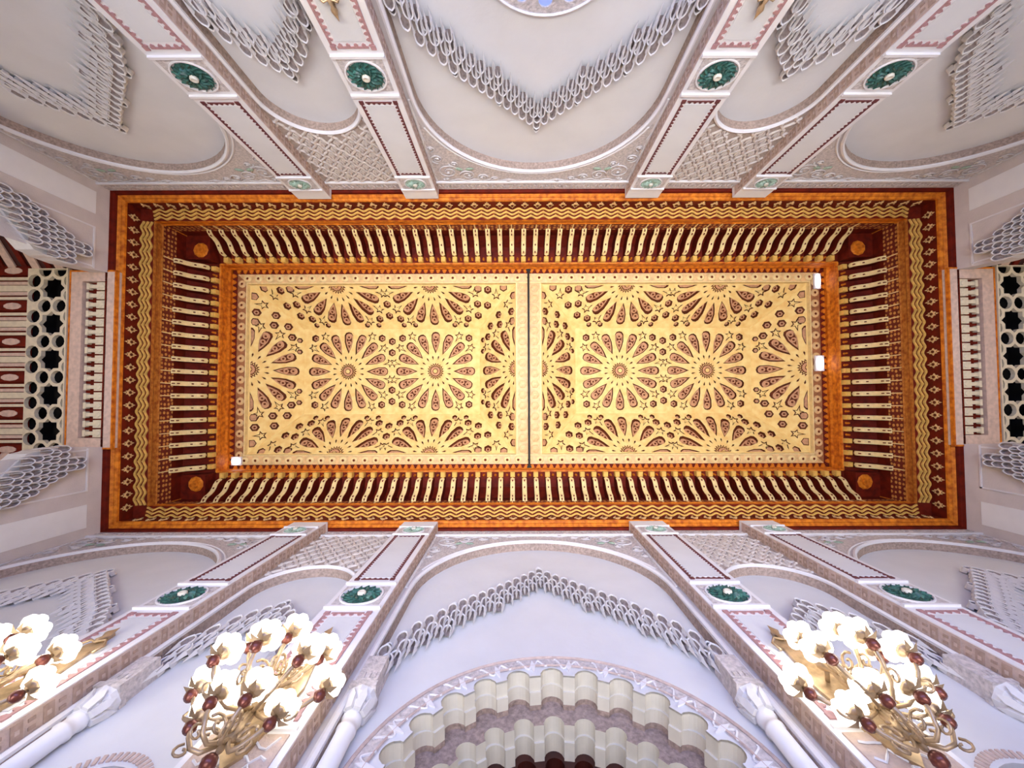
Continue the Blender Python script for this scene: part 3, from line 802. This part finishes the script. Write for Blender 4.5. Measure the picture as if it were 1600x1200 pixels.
portal.grid([[(u, d, z) for u, z in o1b] for d in (d0 - 0.16, d0 - 0.29)], 0)
portal.grid([[(u, d, z) for u, z in o1b] for d in (d0 - 0.29, d0 - 0.345)], 1)
portal.grid([[(u, d0 - 0.345, z) for u, z in o1b], [(u, d0 - 0.345, z) for u, z in o2]], 1)
portal.grid([[(u, d, z) for u, z in o2] for d in (d0 - 0.345, d0 - 0.50)], 0)
portal.grid([[(u, d0 - 0.50, z) for u, z in o2], [(u, d0 - 0.50, z) for u, z in o2b]], 0)
portal.grid([[(u, d, z) for u, z in o2b] for d in (d0 - 0.50, d0 - 0.68)], 0)
portal.grid([[(u, d0 - 0.68, z) for u, z in o2b], [(u*0.94, d0 - 0.68, PC + (z - PC)*0.94) for u, z in o2b]], 2)
portal.grid([[(u*0.94, d, PC + (z - PC)*0.94) for u, z in o2b] for d in (d0 - 0.68, d0 - 1.2)], 2)
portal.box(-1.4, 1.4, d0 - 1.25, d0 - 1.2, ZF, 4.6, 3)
pobj = portal.build('lobed_portal', [M['cream'], M['stone'], M['woodblack'], M['black']], wallS)
pobj['label'] = 'cream lobed portal arch in two receding orders'
rimr = MB()
for R, rr_ in ((1.665, 0.012), (1.80, 0.018)):
    rimr.tube([(u, d0 + 0.008, z) for u, z in arc(0, PC, R, R, 0.0, PI, 48)], rr_, 5)
rimr.build('portal_fillet', M['tan'], wallS)
fol = MB()
for k in range(14):
    a = PI*(k)/13; R = 1.715
    for s in (-1, 1):
        pts = []
        for i in range(9):
            t = i/8; r = R + 0.055*math.sin(t*5.2)*s - 0.10*(1-t)*(0.4 if s > 0 else 0.6); b = a + s*(0.012 + 0.085*t)
            pts.append((r*math.cos(b), d0 + 0.008, PC + r*math.sin(b)))
        fol.tube(pts, 0.011, 4)
    fol.prism([(p*math.cos(a) - q*math.sin(a), PC + p*math.sin(a) + q*math.cos(a)) for p, q in ((1.56, 0), (1.66, 0.03), (1.75, 0), (1.66, -0.03))], wallfn, d0, d0 + 0.018)
fol.build('portal_foliage', M['white'], wallS)
pr = MB(); rg = arc(0, PC, 1.79, 1.79, 0, PI, 48); ri = arc(0, PC, 1.64, 1.64, 0, PI, 48)
pr.grid([[(u, d0 + 0.004, z) for u, z in rg], [(u, d0 + 0.004, z) for u, z in ri]]); pr.build('portal_band', M['carved'], wallS)
# ---- small arched niches in the narrow south bays
for cu in (-3.645, 3.645):
    nh = arch_poly(cu, 0.42, 2.9, 0.52, 1.5, 16)
    pb = MB(); plate(pb, [(cu - 0.9, ZF), (cu + 0.9, ZF), (cu + 0.9, 7.2), (cu - 0.9, 7.2)], [nh], wallfn, -REC, -REC - 0.3, 0, 0, False)
    pb.build('recess_panel', M['panel'], wallS)
    ni = MB().box(cu - .45, cu + .45, -REC - .34, -REC - .3, 1.4, 3.5).build('niche_back', M['woodblack'], wallS)
    st = MB()
    for i in range(7):
        u = cu - 0.36 + 0.12*i; zt = 3.28 - abs(i - 3)*0.09
        st.prism([(u - .05, zt - .5), (u + .05, zt - .5), (u + .05, zt - .1), (u, zt + .06), (u - .05, zt - .1)], wallfn, -REC - .29, -REC - .12)
    st.build('niche_carving', M['wood'], ni)
    rb = MB()
    for a in range(33):
        t = PI*a/32; ca, sa = math.cos(t), math.sin(t)
        x, z = cu + 0.50*ca, 2.9 + 0.60*sa
        rb.prism([(x + p*ca - q*sa, z + p*sa + q*ca) for p, q in ((-.04, -.014), (.04, -.014), (.04, .014), (-.04, .014))], wallfn, -REC, -REC + .012)
    rb.build('niche_border', M['tan'], wallS)

# ---- round-headed window low in the middle bay of the north wall
wn = empty('window_1', None, T((XC, YN - REC, 0)))
tag(wn, 'scalloped arched window with blue panes at the top edge of the view', 'window', kind='structure')
zc = 4.17
fr = MB(); og = arc(0, zc, 0.85, 0.85, 0, 2*PI, 48)[:-1]
fo = []
for k in range(14):
    for i in range(6):
        a = 2*PI*(k + i/6)/14; r = 0.56 + 0.10*math.sin(PI*i/6); fo.append((r*math.cos(a), zc + r*math.sin(a)))
lobes = [[(0.665*math.cos(2*PI*(k+.5)/14) + 0.088*math.cos(PI*j/6), zc + 0.665*math.sin(2*PI*(k+.5)/14) + 0.088*math.sin(PI*j/6)) for j in range(12)] for k in range(14)]
plate(fr, og, lobes, wallfn, 0.03, 0.0, 0, 0, True)
fr.build('window_frame', M['carved'], wn)
MB().tube([(u, 0.03, z) for u, z in og + og[:1]], 0.02, 6).build('window_roll', M['white'], wn)
for k in range(14):
    a = 2*PI*(k+.5)/14
    MB().prism([(0.665*math.cos(a) + 0.088*math.cos(PI*j/6), zc + 0.665*math.sin(a) + 0.088*math.sin(PI*j/6)) for j in range(12)], wallfn, 0.002, 0.01).build('window_pane', M['blueglass'], wn)

# ================================================================== SHORT WALLS
def build_short_wall(name):
    OP = [(1.93, 9.0), (1.88, 8.6), (1.84, 8.15), (1.86, 7.8), (1.95, 7.55), (2.15, 7.35), (2.42, 7.06), (2.6, 6.8), (2.78, 6.5), (2.78, ZF)]
    mb = MB()
    for s in (-1, 1):
        poly = [(s*HW, ZF), (s*HW, ZT)] + [(s*u, z) for u, z in OP]
        if s > 0: poly = poly
        mb.prism(poly, wallfn, -0.34, 0.0)
    wall = mb.build(name, M['endplaster'])
    for s in (-1, 1):
        MB().prism([(s*3.58, 4.0), (s*3.10, 4.0), (s*3.10, 8.68), (s*3.58, 8.68)][::s], wallfn, 0, 0.012).build('white_panel', M['brightwhite'], wall)
        fm = MB()
        fm.box(min(s*2.82, s*2.79), max(s*2.82, s*2.79), 0, 0.02, 4.0, 8.68); fm.box(min(s*2.82, s*1.92), max(s*2.82, s*1.92), 0, 0.02, 8.645, 8.68)
        fm.box(min(s*1.94, s*1.97), max(s*1.94, s*1.97), 0, 0.02, 8.2, 8.66)
        fm.build('panel_fillet', M['white'], wall)
        MB().box(min(s*2.79, s*1.97), max(s*2.79, s*1.97), 0, 0.006, 7.0, 8.645).build('corner_panel', M['endplaster'], wall)
        # stalactite bracket in the upper corner of the opening
        br = MB().prism([(s*u, z) for u, z in ((1.9, 8.28), (2.2, 8.30), (2.72, 7.55), (2.80, 6.9), (2.78, 6.6), (2.55, 6.85), (2.38, 7.08), (2.12, 7.32), (1.90, 7.55), (1.84, 8.0))][::-s], wallfn, -0.3, 0.05).build('muqarnas_bracket', M['muq'], wall)
        def bw(z):
            for (u0, z0), (u1, z1) in zip(OP, OP[1:]):
                if z1 <= z <= z0: return u0 + (u1-u0)*(z0 - z)/(z0 - z1)
            return 2.78
        row = 0; z = 8.44
        while z > 6.75:
            inner = bw(z - 0.05) + 0.02
            outer = 2.22 + (8.44 - z)*0.62 if z > 7.6 else 2.74
            outer = min(outer, 2.76); u = inner + (0.06 if row % 2 else 0.0)
            if z > 8.25: inner = 2.12; u = max(u, 2.12)
            while u < outer + 0.03:
                dd = 0.03 + 0.09*max(0, 1 - (u - inner)/0.75)
                cell_at(br, s*u, z, dd, 1.05); u += 0.125
            z -= 0.15; row += 1
    # ---- alcove beyond the opening: horizontal painted woodwork
    cu0, cu1 = -1.955, 1.955
    cz = 9.0
    can = MB(); fnh = lambda u, d, h: (u, d, h)
    plate(can, [(cu0, 0.185), (cu0, -0.80), (cu1, -0.80), (cu1, 0.185)][::-1], [[(-1.73, -0.02), (-1.73, -0.55), (1.73, -0.55), (1.73, -0.02)][::-1]], fnh, cz - 0.02, cz + 0.12, 0, 0, True)
    can.box(-1.75, 1.75, -0.57, 0.0, cz + 0.12, cz + 0.14, 1)
    cano = can.build('alcove_canopy', [M['alcove'], M['wood']], wall)
    MB().box(cu0, cu1, 0.17, 0.20, cz - 0.03, cz + 0.05).box(cu0, cu1, -0.83, -0.80, cz - 0.03, cz + 0.05).box(cu0 - .02, cu0 + .015, -0.83, .2, cz - .03, cz + .05).box(cu1 - .015, cu1 + .02, -0.83, .2, cz - .03, cz + .05).build('canopy_edge', M['orange'], cano)
    n = 17
    for i in range(n):
        u = -1.73 + 3.46*(i + 0.5)/n
        if 'key' not in ME:
            kb = MB().box(-0.085, 0.085, -0.25, -0.03, cz + 0.0, cz + 0.11).box(-0.04, 0.04, -0.44, -0.25, cz + 0.03, cz + 0.11).box(-0.07, 0.07, -0.50, -0.44, cz + 0.02, cz + 0.11)
            kb.lathe([(0.0, -0.02), (0.05, -0.015), (0.06, 0.0)], (0, -0.14, cz), 8)
            ME['key'] = kb.build('canopy_bracket', M['key'], cano, mw=T((u, 0, 0))).data
        else: put('canopy_bracket', ME['key'], cano, T((u, 0, 0)))
    # star lattice
    lat = MB(); holes = []; dom = [(-2.02, -1.76), (2.02, -1.76), (2.02, -0.87), (-2.02, -0.87)]
    inn = [(-2.0, -1.75), (2.0, -1.75), (2.0, -0.89), (-2.0, -0.89)]
    seen = set()
    for i in range(-3, 4):
        sx_, sy_ = i*0.79 + 0.0, -1.215
        star = [((0.275 if k % 2 == 0 else 0.212)*math.cos(PI*k/8), (0.275 if k % 2 == 0 else 0.212)*math.sin(PI*k/8)) for k in range(16)]
        c = clip([(sx_ + p, sy_ + q) for p, q in star], inn)
        if c: holes.append(c)
        for k in range(8):
            a = PI/8 + PI*k/4; x, y = sx_ + 0.43*math.cos(a), sy_ + 0.43*math.sin(a)
            key = (round(x, 1), round(y, 1))
            if key in seen: continue
            seen.add(key)
            c = clip([(x + 0.143*math.cos(PI*j/6), y + 0.143*math.sin(PI*j/6)) for j in range(12)], inn)
            if c and abs(parea(c)) > 0.002: holes.append(c)
    plate(lat, dom, holes, fnh, cz - 0.02, cz + 0.06, 0, 0, True)
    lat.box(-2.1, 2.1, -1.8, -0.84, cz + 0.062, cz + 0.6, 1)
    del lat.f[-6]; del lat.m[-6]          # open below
    lat.build('star_lattice', [M['key'], M['black']], wall)
    MB().box(-2.02, 2.02, -0.875, -0.85, cz - 0.05, cz + 0.03).build('lattice_fillet', M['key'], wall)
    # painted planks beyond, running away from the hall
    gnd = MB().box(-2.1, 2.1, -4.6, -1.76, cz + 0.06, cz + 0.10).build('plank_ground', M['wood'], wall)
    for i in range(-3, 4):
        for off, wd, mm, nm in ((0.395, 0.10, 'wood', 'cartouche_plank'), (0.22, 0.030, 'key', 'plank'), (-0.22, 0.030, 'key', 'plank'), (0.0, 0.065, 'key', 'plank'), (0.115, 0.035, 'alcove', 'plank'), (-0.115, 0.035, 'alcove', 'plank')):
            u = i*0.79 + off
            if abs(u) > 2.0: continue
            pb = MB().box(u - wd, u + wd, -4.5, -1.76, cz + 0.0, cz + 0.06)
            if mm == 'wood':
                for q in range(4):
                    yy = -2.1 - q*0.62
                    pb.prism([(u + 0.075*math.cos(PI*j/5), yy + 0.2*math.sin(PI*j/5)) for j in range(10)], fnh, cz - 0.012, cz, 1)
            pb.build(nm, [M[mm], M['alcove']], wall)
    # sloping plank sides of the alcove vault
    for s in (-1, 1):
        sl_ = MB(); a = Vector((s*2.02, 0, cz + 0.02)); b = Vector((s*3.3, 0, cz - 0.82))
        sl_.add([(a.x, -0.36, a.z + .05), (a.x, -4.6, a.z + .05), (b.x, -4.6, b.z + .05), (b.x, -0.36, b.z + .05)], [(0, 1, 2, 3)])
        so = sl_.build('vault_side', M['woodblack'], wall)
        for i in range(16):
            y = -0.5 - i*0.26; pb = MB()
            w_ = 0.085 if i % 2 == 0 else 0.055
            pb.add([(a.x, y, a.z), (a.x, y - 2*w_, a.z), (b.x, y - 2*w_, b.z), (b.x, y, b.z), (a.x, y, a.z + .04), (a.x, y - 2*w_, a.z + .04), (b.x, y - 2*w_, b.z + .04), (b.x, y, b.z + .04)],
                   [(0, 1, 2, 3), (0, 4, 5, 1), (1, 5, 6, 2), (2, 6, 7, 3), (3, 7, 4, 0)])
            pb.build('vault_plank', M['alcove'] if i % 2 == 0 else M['wood'], so)
        MB().box(min(s*3.2, s*3.4), max(s*3.2, s*3.4), -4.6, -0.35, ZF, 8.3).build('alcove_side', M['endplaster'], wall)
    MB().box(-3.4, 3.4, -4.7, -4.6, ZF, 9.3).build('alcove_back', M['endplaster'], wall)
    return wall
wallW = build_short_wall('wall_west')
wallW.matrix_basis = T((XW, YC, 0)) @ RZ(-PI/2)
tag(wallW, 'white end wall at the left with stalactite brackets and a wooden alcove ceiling', 'wall', kind='structure')
wallE = copy_tree(wallW); wallE.name = 'wall_east'
wallE.matrix_basis = T((XE, YC, 0)) @ RZ(PI/2)
tag(wallE, 'white end wall at the right with stalactite brackets and a wooden alcove ceiling', 'wall', kind='structure')

# ================================================================== WALL LAMPS
def petal_shade():
    mb = MB()
    for k in range(6):
        a = 2*PI*k/6; cx, cy = 0.062*math.cos(a), 0.062*math.sin(a)
        mb.lathe([(0.0, 0.0), (0.035, 0.008), (0.056, 0.04), (0.054, 0.08), (0.034, 0.11), (0.0, 0.118)], (cx*1.25, cy*1.25, 0.0), 8)
    mb.lathe([(0.0, 0.0), (0.045, 0.03), (0.045, 0.10), (0.0, 0.125)], (0, 0, 0), 8)
    return mb
def sconce(name, mw, label):
    root = empty(name, None, mw); tag(root, label, 'wall lamp', 'gilt wall lamps on the pilasters')
    bp = MB().prism([(0.0, 2.92), (0.09, 3.05), (0.13, 3.4), (0.16, 3.75), (0.10, 4.05), (0.07, 4.3), (0.10, 4.42), (0.03, 4.5), (0.0, 4.64), (-0.03, 4.5), (-0.10, 4.42), (-0.07, 4.3), (-0.10, 4.05), (-0.16, 3.75), (-0.13, 3.4), (-0.09, 3.05)], wallfn, 0.0, 0.035)
    bp.build('back_plate', M['brass'], root)
    fin = MB().lathe([(0, 4.40), (0.03, 4.44), (0.018, 4.5), (0.04, 4.55), (0.02, 4.62), (0.0, 4.70)], (0, 0.06, 0), 8).tube([(-0.11, 0.03, 4.28), (-0.14, 0.05, 4.38), (-0.08, 0.06, 4.46), (0, 0.06, 4.42), (0.08, 0.06, 4.46), (0.14, 0.05, 4.38), (0.11, 0.03, 4.28)], 0.014, 5)
    fin.build('finial', M['brass'], root, True)
    stem = MB().lathe([(0, 2.86), (0.025, 2.92), (0.02, 3.0), (0.07, 3.06), (0.05, 3.16), (0.03, 3.3), (0.08, 3.4), (0.04, 3.55), (0.03, 3.75), (0.07, 3.85), (0.03, 4.0), (0.0, 4.12)], (0, 0.17, 0), 10)
    stem.tube([(0, 0.02, 3.1), (0, 0.17, 3.12)], 0.02, 6).tube([(0, 0.02, 3.8), (0, 0.17, 3.82)], 0.02, 6)
    stem.build('stem', M['brass'], root, True)
    MB().lathe([(0, -0.055), (0.04, -0.04), (0.055, 0), (0.04, 0.04), (0, 0.055)], (0, 0.17, 2.82), 10).build('drop_ball', M['copper'], root, True)
    arms = []
    for z, R, angs in ((3.30, 0.52, (-78, -40, 0, 40, 78)), (3.62, 0.40, (-60, -10, 40)), (3.02, 0.30, (-70, -20, 30, 75))):
        for a in angs: arms.append((z, R, math.radians(a)))
    for z, R, a in arms:
        dx, dy = math.sin(a), math.cos(a); pts = []
        for t, h in ((0, 0.0), (0.15, -0.08), (0.35, -0.15), (0.6, -0.14), (0.85, -0.06), (1.0, 0.03), (1.0, 0.10)):
            pts.append((dx*R*t, 0.17 + dy*R*t*0.92, z + h))
        arm = MB().tube(pts, 0.017, 6)
        sp = []
        for i in range(13):
            b = i*0.62; r = 0.085*(1 - i/15); q = 0.45*R
            sp.append((dx*(q + r*math.cos(b)), 0.17 + dy*0.92*(q + r*math.cos(b)), z - 0.02 + r*math.sin(b)))
        arm.tube(sp, 0.012, 5)
        for q2, zz, sg in ((0.72, -0.17, -1), (0.22, 0.05, 1)):
            sp = []
            for i in range(11):
                b = i*0.62*sg + 1.2; r = 0.06*(1 - i/13)
                sp.append((dx*(q2*R + r*math.cos(b)), 0.17 + dy*0.92*(q2*R + r*math.cos(b)), z + zz + r*math.sin(b)))
            arm.tube(sp, 0.010, 4)
        ex, ey, ez = pts[-1]
        arm.lathe([(0.015, -0.02), (0.05, 0.0), (0.06, 0.02), (0.0, 0.02)], (ex, ey, ez), 8)
        for k in range(3):                      # gilt leaves
            b = a + (k - 1)*0.9; lx, ly = math.sin(b), math.cos(b)
            arm.add([(ex, ey, ez - 0.01), (ex + lx*0.06 + ly*0.025, ey + ly*0.06 - lx*0.025, ez - 0.05), (ex + lx*0.12, ey + ly*0.12, ez - 0.02), (ex + lx*0.06 - ly*0.025, ey + ly*0.06 + lx*0.025, ez - 0.05)], [(0, 1, 2, 3)])
        ao = arm.build('scroll_arm', M['brass'], root, True)
        if 'shade' not in ME: ME['shade'] = petal_shade().build('flower_shade', M['shade'], ao, True, T((ex, ey, ez + 0.02))).data
        else: put('flower_shade', ME['shade'], ao, T((ex, ey, ez + 0.02)))
        if 'ball' not in ME: ME['ball'] = MB().lathe([(0, -0.05), (0.035, -0.035), (0.048, 0), (0.035, 0.035), (0, 0.05)], (0, 0, 0), 10).build('drop_ball', M['copper'], ao, True, T((ex, ey, ez - 0.09))).data
        else: put('drop_ball', ME['ball'], ao, T((ex, ey, ez - 0.09)))
    ld = bpy.data.lights.new('lamp_glow', 'POINT'); ld.energy = 16; ld.color = (1.0, 0.93, 0.80); ld.shadow_soft_size = 0.15
    lo = bpy.data.objects.new('lamp_glow', ld); col.objects.link(lo); lo.parent = root; lo.location = (0, 0.26, 3.95)
    return root
SM = T((XC, YS - PD, 0)) @ RZ(PI); NM = T((XC, YN + PD, 0))
sconce('wall_lamp', SM @ T((2.445, 0, 0)), 'gilt wall lamp on the pilaster left of the lobed portal')
sconce('wall_lamp', SM @ T((-2.445, 0, 0)), 'gilt wall lamp on the pilaster right of the lobed portal')
sconce('wall_lamp', SM @ T((4.84, 0, 0)), 'gilt wall lamp cut off by the left edge of the view')
sconce('wall_lamp', NM @ T((-2.445, 0, 0)), 'gilt wall lamp at the top edge, left of the blue-paned window')
sconce('wall_lamp', NM @ T((2.445, 0, 0)), 'gilt wall lamp at the top edge, right of the blue-paned window')

# ================================================================== CORNICE SPOTLIGHT AND LIGHT PATCHES
def spotlight(loc, sx, sy, label):
    root = empty('spotlight', None, T(loc)); tag(root, label, 'spotlight', 'spotlights on the inner cornice')
    MB().box(-sx - .02, sx + .02, -sy - .02, sy + .02, 0.0, 0.06).build('housing', M['white'], root)
    MB().prism([(sx*math.cos(PI*k/8), sy*math.sin(PI*k/8)) for k in range(16)], lambda p, q, h: (p, q, h), -0.02, 0.0).build('lens', M['spot'], root)
spotlight((8.62, -3.45, 11.56), 0.07, 0.20, 'patch of light shown as a glowing lens in the upper right corner of the inner cornice')  # a patch of light on the cornice, modelled as a lit fitting
spotlight((8.62, -1.10, 11.56), 0.10, 0.20, 'patch of light shown as a glowing lens halfway down the right inner cornice')  # second light patch, also modelled as a lit fitting
spotlight((-7.85, 1.60, 11.56), 0.12, 0.10, 'small spotlight in the lower left corner of the inner cornice')
